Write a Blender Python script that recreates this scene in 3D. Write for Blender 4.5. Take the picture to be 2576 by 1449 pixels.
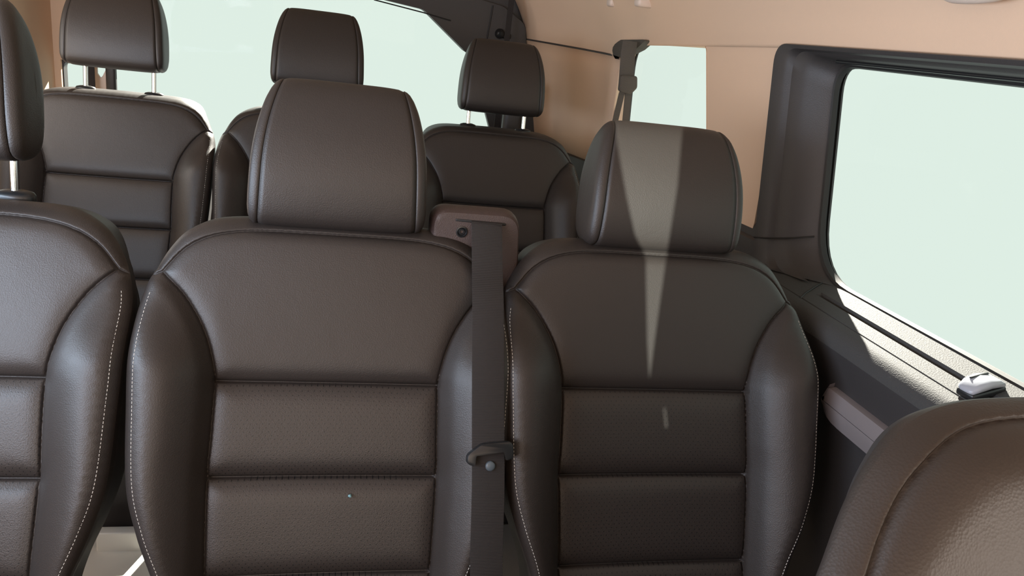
import bpy, bmesh, math
import numpy as np
from mathutils import Vector, Matrix, geometry

for o in list(bpy.data.objects):
    bpy.data.objects.remove(o, do_unlink=True)
S = bpy.context.scene
COL = S.collection

# ------------------------------------------------------------------ camera
def cam_axes(pitch, yaw, roll):
    p, y, r = map(math.radians, (pitch, yaw, roll))
    fwd = Vector((math.sin(y)*math.cos(p), math.cos(y)*math.cos(p), -math.sin(p)))
    right = Vector((math.cos(y), -math.sin(y), 0))
    up = right.cross(fwd)
    c, s = math.cos(r), math.sin(r)
    return (c*right + s*up), (-s*right + c*up), fwd
cd = bpy.data.cameras.new('camera')
cam = bpy.data.objects.new('camera', cd)
COL.objects.link(cam)
r_, u_, f_ = cam_axes(18.072, 13.795, 7.226)
m = Matrix((r_, u_, -f_)).transposed().to_4x4()
m.translation = Vector((0, 0, 1.4))
cam.matrix_world = m
cd.sensor_width = 36.0
cd.lens = 36.0*1937.0/2576.0
cd.clip_start = 0.02
S.camera = cam

# ------------------------------------------------------------------ world, lights, exposure
W = bpy.data.worlds.new('world')
S.world = W
W.use_nodes = True
wn = W.node_tree
wn.nodes.clear()
bg = wn.nodes.new('ShaderNodeBackground')
bg.inputs[0].default_value = (0.745, 0.862, 0.785, 1)
bg.inputs[1].default_value = 1.0
wo = wn.nodes.new('ShaderNodeOutputWorld')
wn.links.new(bg.outputs[0], wo.inputs[0])

sun_d = bpy.data.lights.new('sun', 'SUN')
sun = bpy.data.objects.new('sun', sun_d)
COL.objects.link(sun)
sun_dir = Vector((-0.33, -1.0, -0.56)).normalized()
sun.rotation_euler = sun_dir.to_track_quat('-Z', 'Y').to_euler()
sun_d.energy = 30.0
sun_d.angle = math.radians(0.6)
sun_d.color = (1.0, 0.95, 0.84)

def area(name, loc, direction, sx, sy, power, col):
    l = bpy.data.lights.new(name, 'AREA')
    l.shape = 'RECTANGLE'
    l.size, l.size_y = sx, sy
    l.energy = power
    l.color = col
    o = bpy.data.objects.new(name, l)
    COL.objects.link(o)
    o.location = loc
    o.rotation_euler = Vector(direction).to_track_quat('-Z', 'Y').to_euler()
    return o
# daylight through the windscreen and the two front door windows (all behind the camera)
area('windscreen_daylight', (0.0, -1.25, 1.45), (0.1, 1, 0.12), 1.3, 0.5, 12.5, (1.0, 0.78, 0.60))
area('left_door_daylight', (-0.955, -0.25, 1.22), (1, 0.75, 0.05), 0.7, 0.36, 14, (1.0, 0.92, 0.97))
area('left_quarter_window_daylight', (-0.955, 2.15, 1.24), (1, 0.45, 0.15), 0.5, 0.36, 3, (1.0, 0.90, 0.84))
area('left_sliding_door_daylight', (-0.955, 0.75, 1.22), (1, 0.5, 0.2), 1.2, 0.36, 24, (0.66, 0.80, 1.0))
area('right_door_daylight', (0.91, -0.35, 1.24), (-1, 0.3, 0.35), 0.5, 0.34, 6, (1.0, 0.82, 0.70))

# added spot: throws the light patch on the right seat through wall_front openings
sp_d = bpy.data.lights.new('patch_spot', 'SPOT')
sp_o = bpy.data.objects.new('patch_spot', sp_d); COL.objects.link(sp_o)
sp_o.location = (-1.5, -3.0, 1.75)
sp_o.rotation_euler = (Vector((-.703, -1.35, 1.482))-Vector((-1.5, -3.0, 1.75))).to_track_quat('-Z', 'Y').to_euler()
sp_d.energy = 3700; sp_d.spot_size = math.radians(10.5); sp_d.spot_blend = 0.05; sp_d.shadow_soft_size = .003
sp_d.color = (0.92, 1.0, 0.92)

S.view_settings.view_transform = 'Standard'
S.view_settings.look = 'None'
S.view_settings.exposure = 0.0
S.view_settings.gamma = 1.0
S.view_settings.use_curve_mapping = False
S.cycles.max_bounces = 8
S.cycles.transparent_max_bounces = 12

# ------------------------------------------------------------------ materials
def mat(name, col, rough=0.5, metal=0.0, spec=0.5, build=None):
    mt = bpy.data.materials.new(name)
    mt.use_nodes = True
    nt = mt.node_tree
    b = nt.nodes['Principled BSDF']
    b.inputs['Base Color'].default_value = (*col, 1)
    b.inputs['Roughness'].default_value = rough
    b.inputs['Metallic'].default_value = metal
    b.inputs['Specular IOR Level'].default_value = spec
    if build:
        build(nt, b)
    return mt
def N(nt, kind, **kw):
    n = nt.nodes.new(kind)
    for k, v in kw.items():
        setattr(n, k, v)
    return n
def coord(nt):
    return N(nt, 'ShaderNodeTexCoord').outputs['Object']
def grain(scale, dist, strength, kind='VORONOI', scale2=None):
    def f(nt, b):
        c = coord(nt)
        if kind == 'VORONOI':
            t = N(nt, 'ShaderNodeTexVoronoi', feature='F1')
            t.inputs['Scale'].default_value = scale
            out = t.outputs['Distance']
        else:
            t = N(nt, 'ShaderNodeTexNoise')
            t.inputs['Scale'].default_value = scale
            t.inputs['Detail'].default_value = 4
            out = t.outputs['Fac']
        nt.links.new(c, t.inputs['Vector'])
        bp = N(nt, 'ShaderNodeBump')
        bp.inputs['Strength'].default_value = strength
        bp.inputs['Distance'].default_value = dist
        nt.links.new(out, bp.inputs['Height'])
        # slow undulation of the hide
        if scale2:
            t2 = N(nt, 'ShaderNodeTexNoise')
            t2.inputs['Scale'].default_value = scale2
            t2.inputs['Detail'].default_value = 3
            nt.links.new(c, t2.inputs['Vector'])
            b2 = N(nt, 'ShaderNodeBump')
            b2.inputs['Strength'].default_value = 0.12
            b2.inputs['Distance'].default_value = 0.004
            nt.links.new(t2.outputs['Fac'], b2.inputs['Height'])
            nt.links.new(bp.outputs[0], b2.inputs['Normal'])
            nt.links.new(b2.outputs[0], b.inputs['Normal'])
        else:
            nt.links.new(bp.outputs[0], b.inputs['Normal'])
    return f
def perforated(nt, b):
    grain(560, 0.0005, 0.32, scale2=22)(nt, b)
    c = coord(nt)
    sep = N(nt, 'ShaderNodeSeparateXYZ')
    nt.links.new(c, sep.inputs[0])
    def math_(op, a, bb=None):
        n = N(nt, 'ShaderNodeMath', operation=op)
        for i, v in enumerate((a, bb)):
            if v is None: continue
            if isinstance(v, (int, float)): n.inputs[i].default_value = v
            else: nt.links.new(v, n.inputs[i])
        return n.outputs[0]
    P = 0.0090
    def dots(off):
        fx = math_('SUBTRACT', math_('FRACT', math_('ADD', math_('DIVIDE', sep.outputs['X'], P), off+50)), 0.5)
        fz = math_('SUBTRACT', math_('FRACT', math_('ADD', math_('DIVIDE', sep.outputs['Z'], P*1.2), off+50)), 0.5)
        d2 = math_('ADD', math_('MULTIPLY', fx, fx), math_('MULTIPLY', fz, fz))
        return math_('LESS_THAN', d2, 0.0072)
    dd = math_('MAXIMUM', dots(0.0), dots(0.5))
    mx = N(nt, 'ShaderNodeMix', data_type='RGBA')
    mx.inputs[6].default_value = b.inputs['Base Color'].default_value
    mx.inputs[7].default_value = (0.004, 0.004, 0.004, 1)
    nt.links.new(dd, mx.inputs[0])
    nt.links.new(mx.outputs[2], b.inputs['Base Color'])
def weave(nt, b):
    c = coord(nt)
    w = N(nt, 'ShaderNodeTexWave', wave_type='BANDS', bands_direction='Z')
    w.inputs['Scale'].default_value = 150
    nt.links.new(c, w.inputs['Vector'])
    n = N(nt, 'ShaderNodeTexNoise')
    n.inputs['Scale'].default_value = 900
    nt.links.new(c, n.inputs['Vector'])
    a = N(nt, 'ShaderNodeMath', operation='ADD')
    nt.links.new(w.outputs['Fac'], a.inputs[0]); nt.links.new(n.outputs['Fac'], a.inputs[1])
    bp = N(nt, 'ShaderNodeBump')
    bp.inputs['Strength'].default_value = 0.6; bp.inputs['Distance'].default_value = 0.0006
    nt.links.new(a.outputs[0], bp.inputs['Height']); nt.links.new(bp.outputs[0], b.inputs['Normal'])

LC = (0.0260, 0.0208, 0.0182)
M = {
 'leather': mat('leather', LC, 0.47, spec=0.45, build=grain(560, 0.0005, 0.32, scale2=22)),
 'leather_perf': mat('leather_perforated', LC, 0.44, spec=0.45, build=perforated),
 'shell': mat('seat_back_plastic', (0.03, 0.028, 0.028), 0.5),
 'plastic': mat('dark_grey_plastic', (0.035, 0.032, 0.032), 0.5, build=grain(700, 0.0004, 0.5)),
 'sill': mat('grained_sill_plastic', (0.052, 0.052, 0.051), 0.7, spec=0.2, build=grain(420, 0.0006, 0.6)),
 'housing': mat('grained_housing_plastic', (0.050, 0.033, 0.030), 0.5, build=grain(650, 0.0005, 0.6)),
 'black': mat('black_plastic', (0.012, 0.013, 0.014), 0.35),
 'rubber': mat('black_rubber', (0.010, 0.010, 0.010), 0.6),
 'strap': mat('belt_webbing', (0.016, 0.013, 0.012), 0.75, build=weave),
 'strap_light': mat('belt_webbing_worn', (0.075, 0.066, 0.055), 0.75, build=weave),
 'beige': mat('beige_trim', (0.68, 0.492, 0.350), 0.75, build=grain(300, 0.0005, 0.35, 'NOISE')),
 'beige_hard': mat('beige_hard_plastic', (0.66, 0.54, 0.46), 0.45),
 'chrome': mat('chrome', (0.82, 0.80, 0.79), 0.12, 1.0),
 'thread': mat('pale_thread', (0.62, 0.60, 0.55), 0.7),
 'pull': mat('grey_pull_plastic', (0.17, 0.15, 0.15), 0.5),
 'latch': mat('silver_grey_plastic', (0.33, 0.35, 0.39), 0.28),
 'button': mat('blue_grey_button', (0.075, 0.095, 0.11), 0.4),
 'carpet': mat('light_grey_carpet', (0.30, 0.29, 0.27), 0.9, build=grain(600, 0.002, 0.8, 'NOISE')),
 'rail': mat('sun_whitened_metal', (0.80, 0.79, 0.74), 0.5, 0.1),  # whitened to stand in for sunlight on the floor
 'red': mat('red_tag', (0.5, 0.01, 0.02), 0.5),
 'speck': mat('pale_crumb', (0.18, 0.33, 0.36), 0.6),
}
g = bpy.data.materials.new('window_glass'); g.use_nodes = True
nt = g.node_tree; nt.nodes.clear()
tr = N(nt, 'ShaderNodeBsdfTransparent'); tr.inputs[0].default_value = (0.985, 0.995, 0.99, 1)
gl = N(nt, 'ShaderNodeBsdfGlossy'); gl.inputs['Roughness'].default_value = 0.02
fr = N(nt, 'ShaderNodeFresnel'); fr.inputs[0].default_value = 1.10
mx = N(nt, 'ShaderNodeMixShader'); ou = N(nt, 'ShaderNodeOutputMaterial')
nt.links.new(fr.outputs[0], mx.inputs[0]); nt.links.new(tr.outputs[0], mx.inputs[1])
nt.links.new(gl.outputs[0], mx.inputs[2]); nt.links.new(mx.outputs[0], ou.inputs[0])
M['glass'] = g

# ------------------------------------------------------------------ helpers
def link(name, me, material, parent=None, smooth=True, autosmooth=None):
    me.update()
    o = bpy.data.objects.new(name, me)
    COL.objects.link(o)
    if material: me.materials.append(material)
    if smooth:
        me.polygons.foreach_set('use_smooth', [True]*len(me.polygons))
    if autosmooth is not None:
        me.set_sharp_from_angle(angle=math.radians(autosmooth))
    if parent: o.parent = parent
    return o
def pmesh(name, V, F, material, parent=None, **kw):
    me = bpy.data.meshes.new(name)
    me.from_pydata([tuple(map(float, v)) for v in V], [], [tuple(map(int, f)) for f in F])
    return link(name, me, material, parent, **kw)
def bm_obj(name, bm, material, parent=None, **kw):
    bmesh.ops.recalc_face_normals(bm, faces=bm.faces[:])
    me = bpy.data.meshes.new(name); bm.to_mesh(me); bm.free()
    return link(name, me, material, parent, **kw)
def empty(name, loc=(0, 0, 0)):
    o = bpy.data.objects.new(name, None); COL.objects.link(o); o.location = loc
    o.empty_display_size = 0.05
    return o
def tag(o, label=None, cat=None, group=None, kind=None):
    for k, v in (('label', label), ('category', cat), ('group', group), ('kind', kind)):
        if v: o[k] = v
    return o
def catmull(P, n=8, closed=False):
    P = [np.array(p, float) for p in P]
    out = []
    L = len(P)
    segs = L if closed else L-1
    for i in range(segs):
        if closed:
            a, b, c, d = P[(i-1) % L], P[i], P[(i+1) % L], P[(i+2) % L]
        else:
            b, c = P[i], P[i+1]
            a = P[i-1] if i > 0 else 2*b-c
            d = P[i+2] if i+2 < L else 2*c-b
        # centripetal-like guard: plain uniform
        for k in range(n):
            t = k/n
            out.append(0.5*((2*b)+(-a+c)*t+(2*a-5*b+4*c-d)*t*t+(-a+3*b-3*c+d)*t**3))
    if not closed: out.append(P[-1])
    return np.array(out)
def resample(P, step, closed=False):
    P = np.asarray(P, float)
    if closed: P = np.vstack([P, P[:1]])
    d = np.r_[0, np.cumsum(np.linalg.norm(np.diff(P, axis=0), axis=1))]
    n = max(2, int(round(d[-1]/step)))
    s = np.linspace(0, d[-1], n+1)
    out = np.stack([np.interp(s, d, P[:, k]) for k in range(P.shape[1])], 1)
    return out[:-1] if closed else out
def box_bm(bm, c, s, bev=0.0, seg=3, rot=None):
    r = bmesh.ops.create_cube(bm, size=1.0)
    vs = r['verts']
    bmesh.ops.scale(bm, vec=s, verts=vs)
    if bev > 0:
        es = list({e for v in vs for e in v.link_edges})
        rb = bmesh.ops.bevel(bm, geom=es, offset=bev, segments=seg, profile=0.5, affect='EDGES')
        vs = list({v for f in rb['faces'] for v in f.verts} | {v for v in vs if v.is_valid})
    if rot is not None:
        bmesh.ops.rotate(bm, cent=(0, 0, 0), matrix=rot, verts=vs)
    bmesh.ops.translate(bm, vec=c, verts=vs)
    return vs
def tube(name, pts, rad, material, parent=None, seg=14, caps=True):
    pts = [Vector(p) for p in pts]
    V, F = [], []
    t0 = (pts[1]-pts[0]).normalized()
    nrm = t0.orthogonal().normalized()
    for i, p in enumerate(pts):
        t = (pts[min(i+1, len(pts)-1)]-pts[max(i-1, 0)]).normalized()
        nrm = (nrm - t*nrm.dot(t)).normalized()
        bi = t.cross(nrm)
        rr = rad[i] if isinstance(rad, (list, tuple)) else rad
        for k in range(seg):
            a = 2*math.pi*k/seg
            V.append(p+rr*(math.cos(a)*nrm+math.sin(a)*bi))
    for i in range(len(pts)-1):
        for k in range(seg):
            F.append((i*seg+k, i*seg+(k+1) % seg, (i+1)*seg+(k+1) % seg, (i+1)*seg+k))
    if caps:
        F.append(tuple(range(seg))[::-1]); F.append(tuple((len(pts)-1)*seg+k for k in range(seg)))
    return pmesh(name, V, F, material, parent, autosmooth=50)
def ribbon(name, pts, side, width, thick, material, parent=None):
    """flat strap swept along pts; side = direction(s) across the strap"""
    pts = [Vector(p) for p in pts]
    V, F = [], []
    prof = [(-.5, -.3), (-.47, -.5), (.47, -.5), (.5, -.3), (.5, .3), (.47, .5), (-.47, .5), (-.5, .3)]
    for i, p in enumerate(pts):
        t = (pts[min(i+1, len(pts)-1)]-pts[max(i-1, 0)]).normalized()
        s = Vector(side[i] if isinstance(side, list) else side).normalized()
        s = (s-t*s.dot(t)).normalized()
        n = t.cross(s)
        w = width[i] if isinstance(width, (list, tuple)) else width
        for a, b in prof:
            V.append(p+s*a*w+n*b*thick)
    k = len(prof)
    for i in range(len(pts)-1):
        for j in range(k):
            F.append((i*k+j, i*k+(j+1) % k, (i+1)*k+(j+1) % k, (i+1)*k+j))
    F.append(tuple(range(k))[::-1]); F.append(tuple((len(pts)-1)*k+j for j in range(k)))
    return pmesh(name, V, F, material, parent, autosmooth=40)
def rrect(y0, y1, z0, z1, r, n=8):
    """rounded rectangle loop; r = radius or 4 radii (y1z1, y0z1, y0z0, y1z0)"""
    if not isinstance(r, (list, tuple)): r = [r]*4
    P = []
    for (cy, cz, a0, q) in ((y1, z1, 0, r[0]), (y0, z1, 90, r[1]), (y0, z0, 180, r[2]), (y1, z0, 270, r[3])):
        sy = -1 if cy == y1 else 1
        sz = -1 if cz == z1 else 1
        for k in range(n+1):
            a = math.radians(a0+90*k/n)
            P.append((cy+sy*q+q*math.cos(a), cz+sz*q+q*math.sin(a)))
    return P
def corner_loop(C, n=8):
    """loop from corner list [(y, z, r)], each corner rounded by radius r"""
    out = []
    L = len(C)
    for i in range(L):
        p = np.array(C[i][:2], float); a = np.array(C[i-1][:2], float); b = np.array(C[(i+1) % L][:2], float)
        r = C[i][2]
        if r <= 0:
            out.append(p); continue
        da = (a-p)/np.linalg.norm(a-p); db = (b-p)/np.linalg.norm(b-p)
        th = math.acos(np.clip(da@db, -1, 1)); d = r/math.tan(th/2)
        A = p+da*d; B = p+db*d
        for k in range(n+1):
            t = k/n
            out.append((1-t)**2*A+2*t*(1-t)*(p+(A+B-2*p)*0.0)+t*t*B)
    return np.array(out)
def plate(name, outer, holes, to3, t0, t1, material, parent=None, bev=0.0, smooth=True):
    """flat panel with holes, outer/holes are 2D loops, to3(a, b, t) gives the 3D point"""
    loops = [list(map(tuple, outer))]+[list(map(tuple, h)) for h in holes]
    tess = geometry.tessellate_polygon([[Vector((a, b, 0)) for a, b in l] for l in loops])
    flat = [p for l in loops for p in l]
    n = len(flat)
    bm = bmesh.new()
    A = [bm.verts.new(to3(a, b, t0)) for a, b in flat]
    B = [bm.verts.new(to3(a, b, t1)) for a, b in flat]
    for t in tess:
        try:
            bm.faces.new([A[i] for i in t]); bm.faces.new([B[i] for i in reversed(t)])
        except ValueError: pass
    k = 0
    for l in loops:
        for i in range(len(l)):
            a, b = k+i, k+(i+1) % len(l)
            try: bm.faces.new((A[a], A[b], B[b], B[a]))
            except ValueError: pass
        k += len(l)
    return bm_obj(name, bm, material, parent, autosmooth=35)
def rings(name, loops, material, parent=None, closed=True, cap=(False, False), autosmooth=40):
    """loft through loops of equal point count"""
    n = len(loops[0]); V = [p for l in loops for p in l]; F = []
    for i in range(len(loops)-1):
        for k in range(n if closed else n-1):
            F.append((i*n+k, i*n+(k+1) % n, (i+1)*n+(k+1) % n, (i+1)*n+k))
    if cap[0]: F.append(tuple(range(n))[::-1])
    if cap[1]: F.append(tuple((len(loops)-1)*n+k for k in range(n)))
    bm = bmesh.new()
    vs = [bm.verts.new(tuple(map(float, v))) for v in V]
    for f in F:
        try: bm.faces.new([vs[i] for i in f])
        except ValueError: pass
    return bm_obj(name, bm, material, parent, autosmooth=autosmooth)

# ------------------------------------------------------------------ seat backrest
OUT = [(0, .040), (.10, .0385), (.155, .036), (.19, .028), (.222, .008), (.243, -.018), (.258, -.048), (.270, -.080), (.276, -.12),
       (.277, -.187), (.275, -.245), (.268, -.36), (.250, -.43), (.224, -.50), (.212, -.56), (.215, -.64)]
ARCH = [(0, .012), (.10, .0115), (.150, .007), (.190, -.004), (.222, -.024), (.250, -.058)]
BOL = [(.250, -.058), (.217, -.091), (.192, -.13), (.179, -.161), (.171, -.19), (.167, -.22), (.168, -.30), (.170, -.36), (.166, -.49), (.164, -.64)]
JOIN = [(.250, -.058), (.2625, -.064)]
VB = -.64
def seg_dist(P, line):
    """distance of points P to a polyline"""
    d = np.full(len(P), 9.0)
    for a, b in zip(line[:-1], line[1:]):
        ab = b-a
        t = np.clip(((P-a)@ab)/(ab@ab+1e-12), 0, 1)
        q = a+t[:, None]*ab
        d = np.minimum(d, np.hypot(P[:, 0]-q[:, 0], P[:, 1]-q[:, 1]))
    return d
def sstep(x, a, b):
    t = np.clip((x-a)/(b-a), 0, 1)
    return t*t*(3-2*t)
OUTF = [(0, .040), (.10, .0385), (.150, .034), (.186, .022), (.214, .001), (.235, -.025), (.254, -.055), (.274, -.088), (.293, -.12),
        (.324, -.187), (.338, -.245), (.332, -.36), (.304, -.45), (.264, -.53), (.245, -.58), (.240, -.64)]
BOLF = [(.241, -.062), (.261, -.090), (.279, -.12), (.308, -.187), (.318, -.245), (.310, -.36), (.280, -.45), (.240, -.53), (.222, -.58), (.216, -.64)]
ARCHF = [(0, .028), (.10, .0265), (.148, .022), (.180, .010), (.206, -.010), (.226, -.036), (.241, -.062)]
RD = (.0012, .0032, .006, .0095, .0140, .0195, .0255)
_cache = {}
def backrest_data(step, front=False):
    if (step, front) in _cache: return _cache[(step, front)]
    half = catmull(OUTF if front else OUT, 8); arch = catmull(ARCHF if front else ARCH, 8); bol = catmull(BOLF if front else BOL, 8)
    HS = [-.30, -.42, -.53] if front else [-.218, -.360, -.506]
    hr = resample(half, step*0.8)
    outline = np.vstack([hr, (hr*[-1, 1])[::-1][:-1]])        # top middle -> right side -> bottom, then left side up
    closed = np.vstack([outline, outline[:1]])
    mir = lambda a: a*[-1, 1]
    seams = {'arch': np.vstack([mir(arch)[::-1], arch[1:]]), 'bolR': bol, 'bolL': mir(bol),
             }
    if not front:
        seams['joR'] = np.array(JOIN); seams['joL'] = mir(np.array(JOIN))
    for i, v in enumerate(HS):
        x = np.interp(-v, -bol[:, 1], bol[:, 0])
        seams['h%d' % i] = np.array([(-x, v), (x, v)])
    r0 = .040
    # inner rings of points close to the outline (the rounded edge)
    pts = []
    nn = len(outline)
    tang = np.roll(outline, -1, 0)-np.roll(outline, 1, 0)
    nrm = np.stack([-tang[:, 1], tang[:, 0]], 1); nrm /= np.linalg.norm(nrm, axis=1)[:, None]+1e-9
    cen = np.array([0, -.3])
    flip = np.sign(((cen-outline)*nrm).sum(1)); nrm *= flip[:, None]
    ringsP = []
    for d in RD:
        ringsP.append(outline+nrm*d)
    gx = np.arange(-.345, .346, step); gy = np.arange(.045, VB-step, -step*.87)
    G = np.array([(x+(step/2 if j % 2 else 0), y) for j, y in enumerate(gy) for x in gx])
    cand = np.vstack([*ringsP, G])
    # inside test on outline
    def inside(P, poly):
        x, y = P[:, 0], P[:, 1]; c = np.zeros(len(P), bool)
        px, py = poly[:, 0], poly[:, 1]; qx, qy = np.roll(px, 1), np.roll(py, 1)
        for a, b, c2, d in zip(px, py, qx, qy):
            if b == d: continue
            c ^= ((b > y) != (d > y)) & (x < (c2-a)*(y-b)/(d-b)+a)
        return c
    de = seg_dist(cand, closed)
    nring = len(outline)*7
    keep = inside(cand, outline)
    idx = np.arange(len(cand))
    ring_d = np.repeat(RD, len(outline))
    keep[:nring] &= de[:nring] > ring_d*.9
    keep[nring:] &= de[nring:] > .029
    allseam = list(seams.values())
    ds = np.min([seg_dist(cand, s) for s in allseam], axis=0)
    keep &= ds > .0062
    cand = cand[keep & (cand[:, 1] > VB+.0005)]
    verts = [tuple(p) for p in outline]; edges = [(i, (i+1) % nn) for i in range(nn)]
    for s in allseam:
        rs = resample(s, step*.6)
        base = len(verts); verts += [tuple(p) for p in rs]
        edges += [(base+i, base+i+1) for i in range(len(rs)-1)]
        t = np.gradient(rs, axis=0); nm = np.stack([-t[:, 1], t[:, 0]], 1); nm /= np.linalg.norm(nm, axis=1)[:, None]+1e-9
        for off in (-.0054, -.0038, -.0024, -.0012, .0012, .0024, .0038, .0054):
            q = rs+nm*off
            dq = np.min([seg_dist(q, s2) for s2 in allseam], axis=0)
            k = (dq > abs(off)*.9) & (seg_dist(q, closed) > .0012) & inside(q, outline)
            verts += [tuple(p) for p in q[k]]
    verts += [tuple(p) for p in cand]
    res = geometry.delaunay_2d_cdt([Vector(v) for v in verts], edges, [], 1, 1e-5)
    P = np.array([tuple(v) for v in res[0]]); T = np.array([f for f in res[2] if len(f) == 3])
    cen = P[T].mean(1)
    inn = inside(cen, outline)
    T = T[inn]; cen = cen[inn]
    # classify
    ax = np.abs(cen[:, 0])
    va = np.interp(ax, arch[:, 0], arch[:, 1], right=-.0585)
    va = np.where(ax > arch[-1, 0], -.058-(ax-arch[-1, 0])*.48, va)
    xs = np.interp(-cen[:, 1], -bol[:, 1], bol[:, 0])
    reg = np.full(len(T), -1)
    cap = cen[:, 1] > va
    if front: cap[:] = False
    if front: ax = ax+np.where(cen[:, 1] > va, 1.0, 0)
    bo = (~cap) & (ax > xs)
    reg[cap] = 0
    reg[bo & (cen[:, 0] > 0)] = 1
    reg[bo & (cen[:, 0] < 0)] = 2
    mid = reg < 0
    reg[mid] = 3+(cen[mid][:, 1] < HS[0]).astype(int)+(cen[mid][:, 1] < HS[1])+(cen[mid][:, 1] < HS[2])
    # heights
    de = seg_dist(P, closed)
    ds = np.min([seg_dist(P, s) for s in allseam], axis=0)
    db = np.minimum(seg_dist(P, bol), seg_dist(P, mir(bol)))
    dh = np.min([seg_dist(P, seams['h%d' % i]) for i in range(len(HS))], axis=0)
    axp = np.abs(P[:, 0]); xsp = np.interp(-P[:, 1], -bol[:, 1], bol[:, 0])
    isb = (axp > xsp) & (P[:, 1] < -.055) & (not front)
    H = np.zeros(len(P))
    H += -.006*(1-(axp/.17).clip(0, 1)**2)*sstep(-P[:, 1], .0, .2)                      # hollow centre
    H += np.where(isb, .052*np.sin(np.clip(db/.075, 0, 1)*math.pi/2)*sstep(-P[:, 1], .07, .20)
                  + .010*sstep(db, 0, .02), 0)
    mid_ = ~isb
    H += np.where(mid_, .009*(1-np.exp(-dh/.012)), .009)                                # pillows between the cross seams
    H += .006*(1-np.exp(-ds/.010))
    H -= .0036*np.exp(-(ds/.0017)**2)                                                   # stitched groove
    rr = .030+.016*sstep(P[:, 1], -.10, .0)
    dd = np.clip(rr-de, 0, None)*.965
    H -= rr-np.sqrt(np.clip(rr**2-dd**2, 0, None))
    H -= .05*sstep(P[:, 1], -.005, .045)*0.25
    _cache[(step, front)] = (P, H, T, reg, outline, inside)
    return _cache[(step, front)]

def headrest(parent, base, tilt, material, raise_=0.0, sx=1.0, sh=1.0, hx=0.0):
    """base = seat-local (y, z) of the front lower edge; returns mesh object"""
    prof = catmull([(.014, -.004), (.002, .012), (-.005, .055), (-.003, .105), (.008, .152), (.024, .183), (.048, .197), (.072, .191),
                    (.092, .168), (.101, .12), (.101, .06), (.096, .02), (.080, .0), (.045, -.008)], 5, closed=True)
    prof = resample(prof, .0085, closed=True)
    prof = prof*np.array([1.06, 1.06*sh])
    c = np.array([.050, .100*sh])
    ct, st = math.cos(math.radians(tilt)), math.sin(math.radians(tilt))
    def ring(t, s, ext=0.0):
        out = []
        for d, h in prof:
            q = c+(np.array([d, h])-c)*s
            w = (.137-.005*q[1]/.1-.017*max(0.0, (q[1]-.075)/.130)**2.2)*sx
            # side bulge of the pad
            x = t*w+ext*(1 if t > 0 else -1)
            y = q[0]*ct+q[1]*st; z = -q[0]*st+q[1]*ct
            out.append((x+hx, base[0]+y, base[1]+z+raise_))
        return out
    ts = np.linspace(-.87, .87, 33)
    L = [ring(-.872, .935), ring(-.868, .955)]
    for t in ts:
        e = (abs(t)/.87)
        L.append(ring(t, 1.0-.022*e**5-.012*(e > .99)))
    L += [ring(.868, .955), ring(.872, .935)]
    o = rings('headrest', L, material, parent, autosmooth=None)
    for sgn in (-1, 1):
        Ls = [ring(sgn*.872, .935), ring(sgn*.878, .962), ring(sgn*.90, .972), ring(sgn*.93, .958), ring(sgn*.962, .925), ring(sgn*.985, .87),
              ring(sgn*1.0, .79), ring(sgn*1.008, .68), ring(sgn*1.012, .5), ring(sgn*1.013, .25)]
        p = rings('side_panel', Ls, material, o, cap=(False, True), autosmooth=None)
    return o

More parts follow.
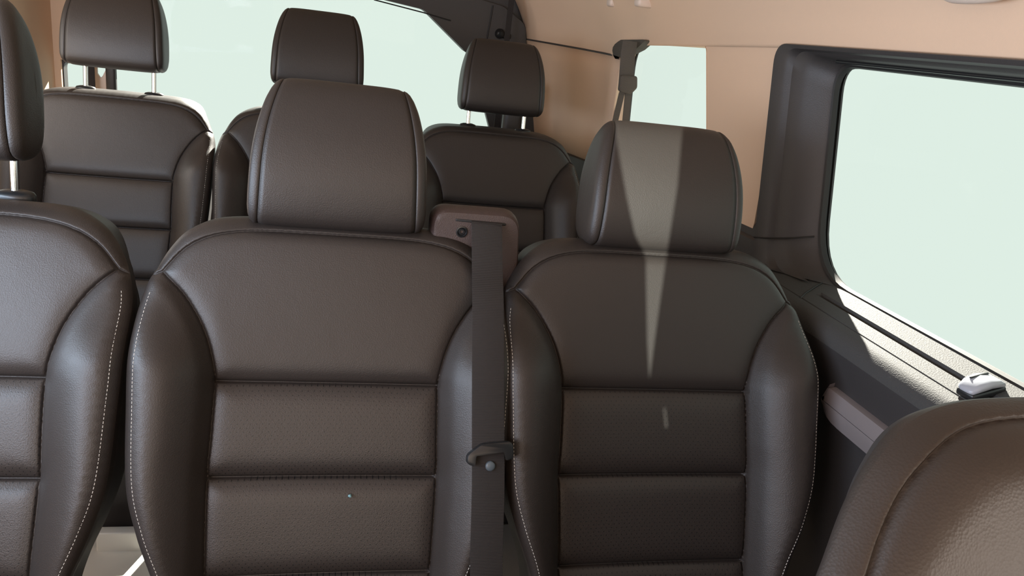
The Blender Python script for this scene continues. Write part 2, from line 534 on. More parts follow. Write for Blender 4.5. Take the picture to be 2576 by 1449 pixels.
def seat(label, loc, recline, step, group, up=0.0, perf=True, hr_base=(-.012, .031), hx=0.0, sh=1.07, hr_tilt=13, housing=False, stitch=True, hrz=None, sxh=1.0, front=False):
    root = empty('van_seat', loc)
    tag(root, label, 'seat', group)
    P, H, T, reg, outline, inside = backrest_data(step, front)
    a = math.radians(recline); ca, sa = math.cos(a), math.sin(a)
    def L3(x, v, h):
        return (x, v*sa-h*ca, v*ca+h*sa)
    V3 = np.stack([P[:, 0], P[:, 1]*sa-H*ca, P[:, 1]*ca+H*sa], 1)
    names = ['top_cap', 'side_bolster', 'side_bolster', 'upper_panel', 'cushion_panel', 'cushion_panel', 'cushion_panel']
    parts = {}
    # consistent normals: shared smooth normals across parts, computed on the whole surface
    n_ = np.cross(V3[T[:, 1]]-V3[T[:, 0]], V3[T[:, 2]]-V3[T[:, 0]])
    e1, e2 = P[T[:, 1]]-P[T[:, 0]], P[T[:, 2]]-P[T[:, 0]]
    flipm = (e1[:, 0]*e2[:, 1]-e1[:, 1]*e2[:, 0]) < 0
    Tn = T.copy(); Tn[flipm] = T[flipm][:, ::-1]
    n_[flipm] *= -1
    vn = np.zeros_like(V3)
    for k in range(3): np.add.at(vn, Tn[:, k], n_)
    vn /= np.linalg.norm(vn, axis=1)[:, None]+1e-12
    for rgi in range(7):
        t = Tn[reg == rgi]
        if not len(t): continue
        used, inv = np.unique(t, return_inverse=True)
        inv = inv.reshape(t.shape)
        o = pmesh(names[rgi], V3[used], inv, M['leather_perf'] if (rgi >= 4 and perf) else M['leather'], root)
        try: o.data.normals_split_custom_set_from_vertices([tuple(x) for x in vn[used]])
        except Exception: pass
        parts[rgi] = o
    # back shell: from the outline backwards and closed
    ho = []
    rr = .030+.016*sstep(outline[:, 1], -.10, .0)
    Ho = .009+.0-rr-.05*.25*sstep(outline[:, 1], -.005, .045)+.006
    isb = (outline[:, 1] < -.055)
    Ho = Ho+np.where(isb, .062*sstep(-outline[:, 1], .07, .20), 0)
    # take the height from the sheet itself so that the edge is shared
    from mathutils.kdtree import KDTree
    kd = KDTree(len(P))
    for i, p in enumerate(P): kd.insert((p[0], p[1], 0), i)
    kd.balance()
    Ho = np.array([H[kd.find((p[0], p[1], 0))[1]] for p in outline])
    cen = np.array([0, -.29])
    wrap, back = [], []
    TH = .25 if front else 1.0
    topw = sstep(outline[:, 1], -.06, .02)
    def lp_(h_of, sc, dh):
        q = cen+(outline-cen)*(sc+(1.0-sc)*.8*topw[:, None])
        q[:, 1] += topw*dh*(0 if front else .41 if loc[1] > 2 else .15)
        return [L3(q[i, 0], q[i, 1], h_of(Ho[i])) for i in range(len(q))]
    for dh, sc in ((0, 1.0), (.006, 1.001), (.02, 1.0), (.036, .993), (.046, .982)):
        wrap.append(lp_(lambda h: h-dh*TH, sc, dh))
    for dh, sc in ((.046, .982), (.050, .976), (.075, .955), (.092, .92), (.10, .84), (.106, .5)):
        back.append(lp_(lambda h: (h-dh*TH) if dh < .06 else min(-.045*TH-dh*.7*TH, h-dh*TH), sc, min(dh, .092)))
    rings('side_wrap', wrap, M['leather'], root, autosmooth=60)
    rings('back_shell', back, M['shell'], root, cap=(False, True), autosmooth=50)
    # stitching along the bolsters
    if stitch:
        half = catmull(OUTF if front else OUT, 8)
        for sgn, rgi in ((1, 1), (-1, 2)):
            hl = half[(half[:, 1] < -.085)]
            t = np.gradient(hl, axis=0); nm = np.stack([t[:, 1], -t[:, 0]], 1); nm /= np.linalg.norm(nm, axis=1)[:, None]
            off = hl+np.where((nm[:, :1] > 0), -nm, nm)*.0115
            line = resample(off, .0011)
            V, F = [], []
            i = 0
            while i+4 < len(line) and line[i+4][1] > VB+.01:
                A, B = [], []
                pp = line[i:i+4]*[sgn, 1]
                base = len(V)
                for q in pp:
                    near = kd.find_n((q[0], q[1], 0), 3)
                    w = np.array([1/(n[2]+1e-5) for n in near]); w /= w.sum()
                    h = float(sum(w[k]*H[near[k][1]] for k in range(3)))+.0006
                    for dx, dhh in ((-.0005, -.0006), (0, .0004), (.0005, -.0006)):
                        V.append(L3(q[0]+dx, q[1], h+dhh))
                for k in range(len(pp)-1):
                    for j in range(2):
                        F.append((base+3*k+j, base+3*k+j+1, base+3*k+4+j, base+3*k+3+j))
                i += 5
            st = pmesh('stitching', V, F, M['thread'], parts[rgi])
            st['label'] = 'white dashed stitching'
    # cushion below
    bm = bmesh.new()
    lz = -.60
    zc = lz-.06; 
    box_bm(bm, (0, -.44-.22*0, zc), (.50, .46, .13), .05, 5)
    cu = bm_obj('seat_cushion', bm, M['leather'], root)
    cu.rotation_euler = (math.radians(-5), 0, 0)
    bm = bmesh.new()
    zf = -loc[2]
    box_bm(bm, (0, -.36, (zc-.06+zf)/2), (.42, .36, (zc-.06-zf)), .02, 2)
    bm_obj('seat_base', bm, M['plastic'], root)
    # headrest with posts
    hb = (hr_base[0], hr_base[1])
    h = headrest(root, hb, hr_tilt, M['leather'], up, sxh, sh, hx) if not front else None
    ct, st_ = math.cos(math.radians(hr_tilt)), math.sin(math.radians(hr_tilt))
    for sgn in ((-1, 1) if h else ()):
        x = sgn*.093+hx
        y0 = hb[0]+.092*ct; z0 = hb[1]-.092*st_+up
        p0 = Vector((x, y0+.05*st_, z0+.05)); d = Vector((0, -.10, -.995))
        L_ = up+.13
        pts = [p0, p0+d*L_]
        tube('post', pts, .0065, M['chrome'], h, 18)
        # plastic guide on the top of the backrest
        zt = .020
        k = (p0.z-zt)/.995
        g0 = p0+d*k
        g0.z += .0
        prof = [(.0, .010), (.012, .010), (.020, .007), (.0225, .002), (.022, -.010)]
        V, F = [], []
        n = 20
        for (rr_, hh) in prof:
            for q in range(n):
                an = 2*math.pi*q/n
                V.append((g0.x+rr_*1.25*math.cos(an), g0.y+rr_*math.sin(an)*.8, g0.z+hh))
        for i in range(len(prof)-1):
            for q in range(n):
                F.append((i*n+q, i*n+(q+1) % n, (i+1)*n+(q+1) % n, (i+1)*n+q))
        pmesh('post_guide', V, F, M['black'], root)
    if housing:
        hq = 1
        # belt outlet at the right shoulder
        lo = corner_loop([(.146, .064, .026), (.294, .064, .034), (.301, -.02, .03), (.290, -.150, .02), (.150, -.14, .02)], 7)
        def q3(a_, b_, t_): return (a_, t_, b_)
        Ls = []
        cx = np.array([.222, -.02])
        for s, t_ in ((.86, .013), (.93, .0145), (.965, .019), (.985, .027), (1.0, .040), (1.0, .050), (.97, .062), (.88, .068)):
            q = cx+(lo-cx)*s
            Ls.append([(x_, t_, z_) for x_, z_ in q])
        hs = rings('belt_housing', Ls, M['housing'], root, cap=(True, True), autosmooth=40)
        bm = bmesh.new()
        box_bm(bm, (.227, .0135, .0460), (.084, .004, .0042), .0015, 2, Matrix.Rotation(math.radians(1.5), 3, 'Y'))
        bm_obj('belt_slot', bm, M['rubber'], hs)
        V, F = [], []
        n = 24
        prof = [(.0095, .0), (.0095, -.0015), (.0075, -.002), (.0060, .0), (.0055, -.0005), (.0045, -.002), (.0028, -.002), (.0022, .0005), (.0, .0005)]
        for (rr_, yy) in prof:
            for q in range(n):
                an = 2*math.pi*q/n
                V.append((.197+rr_*math.cos(an), .013+yy, .028+rr_*math.sin(an)))
        for i in range(len(prof)-1):
            for q in range(n):
                F.append((i*n+q, i*n+(q+1) % n, (i+1)*n+(q+1) % n, (i+1)*n+q))
        pmesh('screw', V, F, M['black'], hs, autosmooth=40)
    return root

Y2, Z2, A2 = 1.19, 1.06, 23
Y3, Z3 = 2.45, 1.08
G2 = 'leather seats of the middle row'
G3 = 'leather seats of the back row'
seat('black leather middle row seat cut off by the left edge, headrest raised on chrome posts', (-.557, Y2, Z2), A2, .0075, G2, up=.070, hx=-.008)
seat('black leather middle row seat in the centre with a belt outlet on its shoulder', (.003, Y2, Z2), A2, .006, G2, housing=True)
seat('black leather middle row seat on the right beside the sliding door panel', (.542, Y2, Z2), A2, .006, G2, hx=.008, sxh=1.02, sh=1.01)
seat('black leather back row seat at the far left, behind the leftmost middle row seat', (-.632, Y3, Z3), A2, .009, G3, up=.078, hx=-.008, perf=False)
seat('black leather back row seat mostly hidden behind the centre seat headrest', (-.075, Y3, Z3), A2, .009, G3, up=.082, perf=False)
seat('black leather back row seat on the right, seen beside the belt outlet', (.487, Y3, Z3), A2, .009, G3, up=.062, hx=.010, perf=False)
seat('black leather front seat, only its rounded shoulder filling the bottom right corner', (.533, .325, 1.197), 25, .006, 'front seats', perf=False, front=True)

# ------------------------------------------------------------------ belts
Y_ = lambda x, y, z: (x, y, z)
bt = empty('seat_belt', (.235, 1.10, 1.10))
tag(bt, 'black webbing seat belt hanging from the outlet beside the centre headrest', 'seat belt')
path = [(.2405, 1.206, 1.107), (.2385, 1.196, 1.1065), (.2375, 1.186, 1.098), (.2375, 1.146, 1.045), (.2355, 1.104, 1.008), (.2350, 1.068, .957), (.2360, 1.028, .886), (.2380, .992, .814), (.2400, .968, .759), (.2420, .938, .674), (.2450, .918, .604), (.246, .91, .52)]
pc = catmull([Vector(p)-Vector((.235, 1.10, 1.10)) for p in path], 5)
ribbon('webbing', [tuple(p) for p in pc], (1, 0, 0), .0495, .0016, M['strap'], bt)
# latch plate
lp = corner_loop([(-.034, -.0125, .008), (-.034, .0, .013), (-.012, .0165, .02), (.036, .021, .010), (.037, -.006, .007), (.027, -.008, .003), (.024, .005, .003), (-.0225, -.0015, .003), (-.0235, -.017, .003)], 4)
cz = Vector((.2385, .985, .806))
fwd = Vector((0, -.93, .36))
upv = Vector((0, .36, .93))
def lp3(x, v, t): 
    w = cz+Vector((1, 0, 0))*x+upv*v+fwd*t-Vector((.235, 1.10, 1.10)); return tuple(w)
lo = lp
cxy = lo.mean(0)
Ls = []
for s, t in ((.90, .0085), (.96, .0078), (1.0, .005), (1.0, -.003), (.95, -.005)):
    Ls.append([lp3(*(p), t) for p in (cxy+(lo-cxy)*[s, .6+.4*s])])
bmv = rings('latch_plate', Ls, M['black'], bt, autosmooth=40)
# its faces: fill front by triangulating
def fill(name, loop2, f3, t, material, parent):
    tess = geometry.tessellate_polygon([[Vector((a, b, 0)) for a, b in loop2]])
    return pmesh(name, [f3(a, b, t) for a, b in loop2], tess, material, parent, smooth=False)
l0 = cxy+(lo-cxy)*[.90, .96]
fillo = geometry.tessellate_polygon([[Vector((a, b, 0)) for a, b in l0]])
me = bmv.data; bm = bmesh.new(); bm.from_mesh(me)
bm.verts.ensure_lookup_table()
n = len(lo)
for t in fillo:
    try: bm.faces.new([bm.verts[i] for i in t])
    except ValueError: pass
bmesh.ops.recalc_face_normals(bm, faces=bm.faces[:]); bm.to_mesh(me); bm.free()
me.set_sharp_from_angle(angle=math.radians(40))
me.polygons.foreach_set('use_smooth', [True]*len(me.polygons))
# stop button
V, F = [], []
cb = Vector((.2415, .9785, .790))-Vector((.235, 1.10, 1.10))
prof = [(.0075, -.001), (.0075, .0012), (.0066, .0026), (.004, .0034), (.0, .0036)]
for rr_, t in prof:
    for q in range(24):
        an = 2*math.pi*q/24
        V.append(tuple(cb+Vector((1, 0, 0))*rr_*math.cos(an)+upv*rr_*math.sin(an)+fwd*t))
for i in range(len(prof)-1):
    for q in range(24): F.append((i*24+q, i*24+(q+1) % 24, (i+1)*24+(q+1) % 24, (i+1)*24+q))
b_ = pmesh('stop_button', V, F, M['button'], bt); b_['label'] = 'round blue-grey stop button'

# ------------------------------------------------------------------ the van body
XR, XL, YF, YB = .93, -1.03, -1.35, 3.2
struct = lambda o: tag(o, kind='structure')
bm = bmesh.new(); box_bm(bm, (-.04, (YF+YB)/2, -.02), (2.2, YB-YF+.1, .04))
struct(bm_obj('floor', bm, M['carpet'], smooth=False))

# headliner: cross sections from right wall edge over to the left wall edge
def xw(y):   # upper edge of the right side wall in plan
    return float(np.interp(y, [-9, 2.55, 2.75, 2.9, 3.05, 3.2, 3.3], [.93, .93, .915, .87, .80, .715, .66]))
def zw(y):
    return float(np.interp(y, [-9, 1.0, 1.6, 2.45, 2.66, 3.2, 3.3], [1.452, 1.452, 1.446, 1.420, 1.372, 1.388, 1.388]))
def section(y):
    x, z = xw(y), zw(y); xl = -1.03+(.93-x)*.2
    dz = 1.445-z
    R = [(x+.004, z-.0), (x-.004, z+.03), (x-.018, z+.075), (x-.05, z+.135), (x-.11, z+.19+dz*.5), (x-.22, z+.235+dz), (x-.42, z+.26+dz), (x-.70, 1.725)]
    Lf = [(xl+.70, 1.725), (xl+.42, z+.26+dz), (xl+.22, z+.235+dz), (xl+.11, z+.19+dz*.5), (xl+.05, z+.135), (xl+.018, z+.075), (xl+.004, z+.03), (xl-.004, z-.0)]
    return catmull(R+Lf, 4)
ys = [YF, -.6, 0, .5, .8, 1.0, 1.3, 1.6, 1.9, 2.2, 2.45, 2.55, 2.66, 2.75, 2.82, 2.9, 2.97, 3.05, 3.12, 3.2]
secs = [[(p[0], y, p[1]) for p in section(y)] for y in ys]
hl = rings('ceiling', secs, M['beige'], closed=False, autosmooth=60)
sol = hl.modifiers.new('thick', 'SOLIDIFY'); sol.thickness = .02; sol.offset = 0 
struct(hl)
# outer steel roof over the liner keeps the daylight out
secs = [[(p[0]*1.06, y, p[1]+.05) for p in section(min(y, 3.2))] for y in [YF-.1]+ys+[3.3]]
rf = rings('trim_roof_skin', secs, M['shell'], closed=False); struct(rf)

# right side: beige upper wall with the quarter window
def toR(y, z, t): return (XR+t, y, z)
q_win = corner_loop([(1.985, 1.434, .03), (2.66, 1.425, .09), (2.60, 1.10, .05), (1.840, 1.12, .04)], 8)
top = [(y, zw(y)+.012) for y in (2.62, 2.45, 1.9, 1.62)]
outer = [(2.62, .985), (2.62, 1.384)]+top[1:]+[(1.575, 1.040)]+[(1.60, 1.030), (1.70, 1.020), (2.0, .99)]
outer = [(1.600, 1.456), (1.563, 1.060), (1.566, 1.042), (1.585, 1.034), (2.0, 1.0), (2.70, .985), (2.70, 1.43), (2.45, 1.44), (1.9, 1.452)]
wr = plate('wall_right', outer, [q_win], toR, 0.0, .05, M['beige']); struct(wr)
# outer steel skin of the side
struct(plate('trim_body_side', [(YF, 0), (YF, 1.62), (3.2, 1.62), (3.2, 0)], [[(-.58, 1.04), (-.05, 1.04), (-.05, 1.42), (-.58, 1.42)], corner_loop([(-.02, 1.418, .03), (1.452, 1.424, .045), (1.352, 1.008, .14), (-.02, 1.011, .03)], 8), q_win],
             lambda y, z, t: (.985+t, y, z), 0, .004, M['shell']))
# front part of the wall with the front door window
outer = [(-.62, 1.0), (-.62, 1.46), (.02, 1.46), (.02, 1.0)]
f_win = [(-.58, 1.04), (-.05, 1.04), (-.05, 1.42), (-.58, 1.42)]
struct(plate('trim_front_door_frame', outer, [f_win], toR, 0.0, .05, M['plastic']))
struct(plate('wall_right', [(YF, .0), (YF, 1.5), (-.62, 1.5), (-.62, 0)], [], toR, 0, .05, M['plastic']))
# curved rear corner of the right wall
stn = [(2.62, .930, .928), (2.70, .928, .922), (2.78, .922, .908), (2.86, .908, .885), (2.94, .890, .855), (3.02, .868, .818), (3.10, .842, .775), (3.2, .802, .712)]
L1 = []
for y, xb, xt in stn:
    zt = zw(y)+.004
    L1.append([(xb+(xt-xb)*k/6, y, .985+(zt-.985)*k/6) for k in range(7)])
wcor = rings('wall_right', L1, M['beige'], closed=False)
so = wcor.modifiers.new('thick', 'SOLIDIFY'); so.thickness = .012; so.offset = 0
struct(wcor)
# seam line between headliner and side
sl = [(xw(y)-.002-(.006 if y > 2.7 else 0), y, zw(y)+.002) for y in np.linspace(2.50, 3.19, 24)]
struct(tube('trim_seam', sl, .0035, M['plastic'], seg=6))
# lower grey panel behind the sliding door
L1 = []
for y, xb in [(1.50, .93)]+[(s[0], s[1]) for s in stn]:
    zt = float(np.interp(y, [1.5, 1.9, 2.62, 3.2], [1.035, 1.0, .990, .978]))
    L1.append([(xb+.03, y, zt+.06), (xb+.004, y, zt+.03), (xb-.004, y, zt), (xb-.018, y, zt-.004), (xb-.022, y, zt-.02), (xb-.024, y, .8), (xb-.03, y, .74), (xb-.085, y, .70), (xb-.09, y, .3), (xb-.05, y, 0)])
lw = rings('wall_right_lower', L1, M['plastic'], closed=False, autosmooth=50); struct(lw)

# sliding door window surround
glass_c = [(-.02, 1.418, .03), (1.452, 1.424, .045), (1.352, 1.008, .14), (-.02, 1.011, .03)]
def dloop(C, x, n=8):
    return [(x, p[0], p[1]) for p in corner_loop(C, n)]
oc = [(.0, 1.452, .01), (1.600, 1.452, .035), (1.500, .990, .02), (.0, .990, .01)]
def mixc(k, dx=0): 
    return [tuple(np.array(oc[i])*(1-k)+np.array(glass_c[i])*k) for i in range(4)]
Ls = [dloop(mixc(0), .930), dloop(mixc(0), .908), dloop(mixc(.06), .902), dloop(mixc(.30), .905), dloop(mixc(.36), .910), dloop(mixc(.42), .918), dloop(mixc(.62), .924), dloop(mixc(.70), .932), dloop(mixc(.95), .960), dloop(mixc(1.0), .972)]
fr_ = rings('trim_door_window_surround', Ls, M['plastic'], autosmooth=30); struct(fr_)
bm = bmesh.new(); bm.from_mesh(fr_.data)
bmesh.ops.delete(bm, geom=[f for f in bm.faces if all(v.co.z < 1.013 for v in f.verts) and (all(v.co.y < 1.34 for v in f.verts) or min(v.co.y for v in f.verts) < .6)], context='FACES')
bm.to_mesh(fr_.data); bm.free()
Ls = [dloop(mixc(.985), .9655), dloop(mixc(1.0), .963), dloop([(c[0]+(.004 if i in (0, 3) else -.004), c[1]+(-.004 if i < 2 else .004), c[2]) for i, c in enumerate(glass_c)], .965),
      dloop([(c[0]+(.006 if i in (0, 3) else -.006), c[1]+(-.006 if i < 2 else .006), c[2]) for i, c in enumerate(glass_c)], .976)]
struct(rings('trim_window_seal', Ls, M['rubber']))
# thin joint line between upper surround and lower panel
struct(tube('trim_panel_joint', [(.9015, 1.503, 1.042), (.9035, 1.46, 1.052), (.914, 1.425, 1.062), (.93, 1.395, 1.072), (.957, 1.372, 1.083)], .0018, M['rubber'], seg=6))
# black rail line at the window head
struct(tube('trim_window_head_channel', [(.945, 1.42, 1.4265), (.945, .3, 1.4265)], .0035, M['black'], seg=8))

# sill and inner face of the sliding door
prof = [(.972, 1.0125), (.960, 1.0085), (.931, .9995)]
slot = [(.9275, .9985), (.9265, .990), (.9165, .987), (.9155, .9945)]
prof2 = [(.900, .990), (.8875, .9862), (.8860, .9825), (.8845, .9853), (.872, .9825), (.862, .976), (.8545, .965), (.852, .950), (.856, .915), (.868, .86), (.878, .80), (.880, .60), (.870, .30), (.86, .05), (.86, .0)]
full = prof+slot+prof2
def at_profile(y, with_slot):
    P = []
    for i, (x, z) in enumerate(full):
        if not with_slot and 3 <= i < 7:
            z = np.interp(x, [.9155, .9275], [.9945, .9985])
        P.append((x, y, float(z)))
    return P
ysl = [(1.50, 0), (1.32, 0), (1.262, 0), (1.258, 1), (1.0, 1), (.85, 1), (.80, 1), (.797, 0), (.4, 0), (.02, 0)]
nsp = len(full)-8
struct(rings('wall_right_sill', [at_profile(y, w)[:nsp+1] for y, w in ysl], M['sill'], closed=False, autosmooth=40))
struct(rings('wall_right_door', [at_profile(y, w)[nsp:] for y, w in ysl], M['plastic'], closed=False, autosmooth=40))
# the end joint of the sill
struct(tube('trim_sill_joint', [(.884, 1.262, .9845), (.90, 1.274, .9905), (.93, 1.290, 1.0005), (.955, 1.302, 1.008)], .0018, M['rubber'], seg=6))
def sill_z(x):
    return float(np.interp(x, [.8845, .9155, .9275, .972], [.9853, .9945, .9985, 1.0125]))
# lock latch on the sill
lt = empty('window_latch', (.915, .84, sill_z(.915)))
tag(lt, 'small silver-grey latch handle at the front end of the sill slot', 'latch')
Ls = []
for u, w, h0, h1 in ((-.033, .008, .010, .012), (-.030, .0135, .008, .017), (-.018, .0165, .010, .0235), (0, .0175, .012, .026), (.018, .0165, .010, .0235), (.030, .013, .006, .016), (.034, .008, .004, .009)):
    c_ = []
    for k in range(16):
        an = 2*math.pi*k/16
        cx_, sz = math.cos(an), math.sin(an)
        q = abs(cx_)**.6*(1 if cx_ > 0 else -1); s_ = abs(sz)**.6*(1 if sz > 0 else -1)
        c_.append((u, q*w, (h0+h1)/2+s_*(h1-h0)/2))
    Ls.append(c_)
hd = rings('latch_handle', Ls, M['latch'], lt, cap=(True, True), autosmooth=60)
bm = bmesh.new(); box_bm(bm, (0, 0, .004), (.064, .030, .012), .004, 3)
bm_obj('latch_base', bm, M['black'], lt)
bm = bmesh.new(); box_bm(bm, (0, .0075, .0248), (.034, .004, .0025), .001, 2)
bm_obj('latch_groove', bm, M['black'], hd)
lt.rotation_euler = (0, math.radians(-10), math.radians(8))

# door pull
dp = corner_loop([(1.075, .889, .012), (.30, .889, .02), (.30, .828, .02), (1.098, .828, .05)], 7)
cxy = np.array([.7, .86])
Ls = []
for (sy, sz, x) in ((1.0, 1.0, .880), (1.0, 1.0, .860), (.9995, .90, .850), (.998, .30, .845), (.996, .05, .845)):
    Ls.append([(x, cxy[0]+(p[0]-cxy[0])*sy, cxy[1]+(p[1]-cxy[1])*sz) for p in dp])
dpo = rings('door_pull', Ls, M['pull'], cap=(False, True), autosmooth=30)
tag(dpo, 'pale grey pull bar with a rounded end on the sliding door', 'door handle')

# window panes
def pane(name, P, material=M['glass']):
    o = pmesh(name, P, [tuple(range(len(P)))], material, smooth=False)
    return struct(o)
pane('window_1', [(.974, p[0], p[1]) for p in corner_loop(glass_c, 8)])
pane('window_2', [(.965, p[0], p[1]) for p in q_win])
struct(rings('trim_quarter_window_edge', [[(XR-.002, p[0], p[1]) for p in q_win], [(XR+.02, *(np.array([2.21, 1.27])+(p-np.array([2.21, 1.27]))*.985)) for p in q_win], [(.966, *(np.array([2.21, 1.27])+(p-np.array([2.21, 1.27]))*.975)) for p in q_win]], M['beige']))

# rear end with the tailgate window
def toB(x, z, t): return (x, YB+t, z)
rwin = corner_loop([(-.78, 1.60, .03), (-.10, 1.60, .02), (.14, 1.468, .02), (.290, 1.452, .05), (.465, 1.318, .0), (.50, 1.30, .0), (.615, 1.0, .02), (.60, .80, .05), (-1.005, .80, .05), (-1.005, 1.115, .03), (-.78, 1.115, .01)], 6)  # upper left notch added to keep the sun patch off the left wall
struct(plate('wall_back', [(-1.12, 0), (-1.12, 1.76), (.95, 1.76), (.95, 0)], [rwin], toB, .02, .06, M['plastic']))
struct(plate('trim_left_corner', [(-1.035, .80), (-1.008, .80), (-1.008, 1.118), (-.80, 1.118), (-.80, 1.62), (-1.035, 1.62)], [], toB, .0, .015, M['beige']))
pane('window_3', [(p[0], YB+.04, p[1]) for p in rwin])
# dark corner trim of the tailgate with its hinge cover
cpoly = corner_loop([(.05, 1.475, .0), (.14, 1.468, .01), (.290, 1.452, .05), (.465, 1.318, .012), (.52, 1.335, .01), (.60, 1.30, .01), (.655, 1.02, .0), (.800, 1.02, .01), (.712, 1.378, .02), (.700, 1.445, .05), (.600, 1.502, .05), (.30, 1.545, .02), (.05, 1.60, .0)], 6)
tc = plate('trim_tailgate_corner', cpoly, [], toB, -.015, .03, M['plastic']); struct(tc)
struct(tube('trim_tailgate_joint', [(.560, YB-.017, 1.500), (.556, YB-.018, 1.44), (.548, YB-.017, 1.345)], .0028, M['rubber'], seg=6))
struct(tube('trim_tailgate_edge', [(.10, YB-.017, 1.463), (.29, YB-.017, 1.440), (.40, YB-.017, 1.423)], .0025, M['rubber'], seg=6))
kb = empty('tailgate_latch', (.600, YB-.015, 1.398)); tag(kb, 'small black knob on the dark tailgate corner trim', 'knob')
tube('knob', [(0, 0, 0), (0, -.02, 0), (0, -.026, -.002)], [.020, .017, .010], M['black'], kb, 16)
bm = bmesh.new(); box_bm(bm, (.02, -.006, -.006), (.05, .014, .02), .005, 2); bm_obj('knob_base', bm, M['black'], kb)

# right D pillar: grey band beside the tailgate window, with belt
bm = bmesh.new(); box_bm(bm, (.640, 2.95, 1.02), (.075, .05, .42), .02, 3)
dpil = bm_obj('trim_rear_pillar', bm, M['plastic']); struct(dpil)

# quarter window belt: anchor, buckle and two straps
qb = empty('seat_belt', (.90, 2.52, 1.41))
tag(qb, 'worn grey seat belt hanging beside the small quarter window', 'seat belt')
def rel(p): return tuple(Vector(p)-Vector((.90, 2.52, 1.41)))
an = corner_loop([(2.72, 1.398, .03), (2.60, 1.428, .04), (2.36, 1.436, .006), (2.44, 1.405, .03), (2.58, 1.372, .02), (2.66, 1.376, .02)], 5)
plate('anchor_cover', [(p[0], p[1]) for p in an], [], lambda a, b, t: rel((.905+t, a, b)), 0, .03, M['strap_light'], qb)
ribbon('upper_webbing', [rel((.870, 2.41, 1.425)), rel((.866, 2.40, 1.388)), rel((.874, 2.40, 1.30))], (1, -.2, 0), .046, .004, M['strap_light'], qb)
bk = rings('buckle', [[rel((.882+a*s, 2.395+dx, 1.300+b*s)) for a, b in corner_loop([(-.032, .022, .01), (.022, .024, .01), (.028, -.012, .015), (.010, -.034, .01), (-.030, -.028, .01)], 4)] for s, dx in ((.85, -.012), (1, -.008), (1, .008), (.85, .012))], M['strap_light'], qb, cap=(True, True))
ribbon('lower_strap', [rel((.871, 2.40, 1.285)), rel((.866, 2.40, 1.262)), rel((.859, 2.40, 1.176)), rel((.852, 2.40, 1.05))], (1, -.2, 0), .019, .003, M['strap_light'], qb)
ribbon('lower_strap', [rel((.888, 2.40, 1.285)), rel((.888, 2.40, 1.262)), rel((.894, 2.40, 1.178)), rel((.896, 2.40, 1.05))], (1, -.2, 0), .021, .003, M['strap_light'], qb)

# straps and pillar piece beside the left back row headrest
bl = ribbon('seat_belt', [(-.885, 3.12, 1.58), (-.884, 3.11, 1.2), (-.880, 3.10, .9)], (1, 0, 0), .027, .003, M['strap'])
tag(bl, 'dark seat belt strap hanging by the tailgate window behind the left back row headrest', 'seat belt')
bm = bmesh.new(); box_bm(bm, (-.826, 3.15, 1.23), (.034, .03, .86), .008, 2); struct(bm_obj('trim_left_rear_pillar', bm, M['plastic']))
pl = [(-.883, .80), (-.840, .80), (-.840, 1.115), (-.858, 1.078), (-.866, 1.070), (-.876, 1.085), (-.882, 1.60), (-.892, 1.60), (-.892, .80)]
struct(plate('trim_left_rear_panel', pl, [], lambda a, b, t: (a, 3.16+t, b), 0, .012, M['beige_hard']))
br = ribbon('seat_belt', [(.612, 3.08, 1.58), (.606, 3.06, 1.2), (.600, 3.04, .9)], (1, 0, 0), .022, .003, M['strap'])
tag(br, 'narrow dark strap hanging by the tailgate window behind the right back row headrest', 'seat belt')

# left side
def toL(y, z, t): return (XL-t, y, z)
lw1 = rrect(.05, 1.45, 1.02, 1.42, .06); lw2 = rrect(1.95, 2.55, 1.02, 1.42, .06); lw0 = rrect(-.62, -.08, 1.04, 1.42, .05)
struct(plate('wall_left', [(YF, 0), (YF, 1.50), (3.25, 1.50), (3.25, 0)], [lw0, lw1, lw2], toL, 0, .05, M['beige']))
for i, l in enumerate((lw1, lw2, lw0)):
    pane('window_%d' % (4+i), [(XL-.03, p[0], p[1]) for p in l])
# front end with windscreen; wedge and slit openings added to shape the spot's beam
struct(plate('wall_front', [(-1.12, 0), (-1.12, 1.76), (1.0, 1.76), (1.0, 0)], [[(-.28, .95), (.85, .95), (.80, 1.62), (-.28, 1.62)], [(-0.7540, 1.590), (-0.7002, 1.6000), (-0.6918, 1.5317), (-0.6910, 1.512), (-0.6900, 1.485), (-0.6874, 1.4409), (-0.6843, 1.3953), (-0.6928, 1.4271), (-0.7050, 1.4804), (-0.7161, 1.4974), (-0.7269, 1.523)], [(-0.6710, 1.3808), (-0.6690, 1.3808), (-0.6644, 1.3671), (-0.6666, 1.3671)]], lambda x, z, t: (x, YF+t, z), -.002, 0, M['plastic']))

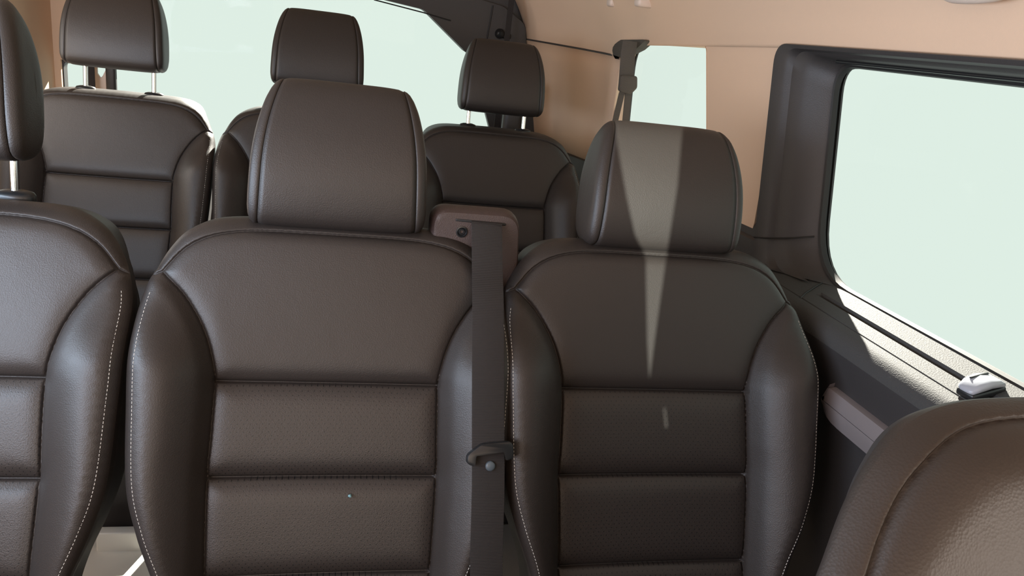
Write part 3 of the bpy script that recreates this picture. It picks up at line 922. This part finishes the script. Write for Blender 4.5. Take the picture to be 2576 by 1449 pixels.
# ceiling fittings
for i, (px_, lab) in enumerate(((2.611, 'left cream clip of the pair on the roof liner edge'), (2.343, 'right cream clip of the pair on the roof liner edge'))):
    xx = xw(px_)-.02
    bm = bmesh.new(); box_bm(bm, (0, 0, 0), (.056, .046, .052), .010, 3)
    bm2 = bm_obj('roof_clip', bm, M['beige_hard']); bm2.location = (.872, px_, 1.553-.002*i)
    tag(bm2, lab, 'clip', 'cream clips on the roof liner')
gh = empty('grab_handle', (.90, 1.05, 1.536)); tag(gh, 'cream grab handle above the sliding door window, cut off by the top edge', 'grab handle')
pts = [(-.035+.0, dy, dz) for dy, dz in ((-.08, .035), (-.072, .012), (-.05, .0), (0, -.004), (.02, .0), (.032, .014), (.036, .035))]
pts = [tuple(p) for p in catmull([(-.01, .040, .045), (-.022, .036, .015), (-.03, .018, .0), (-.033, -.03, -.004), (-.03, -.075, .0), (-.022, -.093, .015), (-.01, -.097, .045)], 6)]
tube('grip', pts, .0125, M['beige_hard'], gh, 14)

# floor level bits between the left and the centre seat
bm = bmesh.new(); box_bm(bm, (0, 0, 0), (.22, .38, .008), .002, 2); box_bm(bm, (.0, .14, .03), (.12, .03, .06), .004, 2)
rl = bm_obj('seat_rail', bm, M['rail']); rl.location = (-.50, 1.70, .008); tag(rl, 'floor plate with sunlight painted into its pale colour between the left and centre middle row seats', 'seat rail')

# belt buckle deep in the gap
bc = empty('belt_buckle', (-.286, 1.325, .600)); tag(bc, 'black belt buckle with a red button deep in the gap between left and centre seats', 'belt buckle')
bm = bmesh.new(); box_bm(bm, (0, .012, -.03), (.026, .020, .075), .005, 3); bm_obj('buckle_body', bm, M['black'], bc)
bm = bmesh.new(); box_bm(bm, (0, .0, .0), (.016, .008, .012), .002, 2); b2_ = bm_obj('release_button', bm, M['red'], bc); b2_['label'] = 'red release button'
tube('stalk', [(0, .014, -.06), (0, .03, -.20), (0, .05, -.36)], .008, M['black'], bc, 10)

# crumbs on the centre seat panel
bm = bmesh.new(); bmesh.ops.create_icosphere(bm, subdivisions=2, radius=.0028)
for i, v in enumerate(bm.verts): v.co *= 1+.25*math.sin(i*2.3); v.co.z *= .8
sp = bm_obj('crumb', bm, M['speck'])
sp.location = (.041, 1.0265, .709); tag(sp, 'tiny pale crumb stuck on the lower panel of the centre seat', 'crumb')
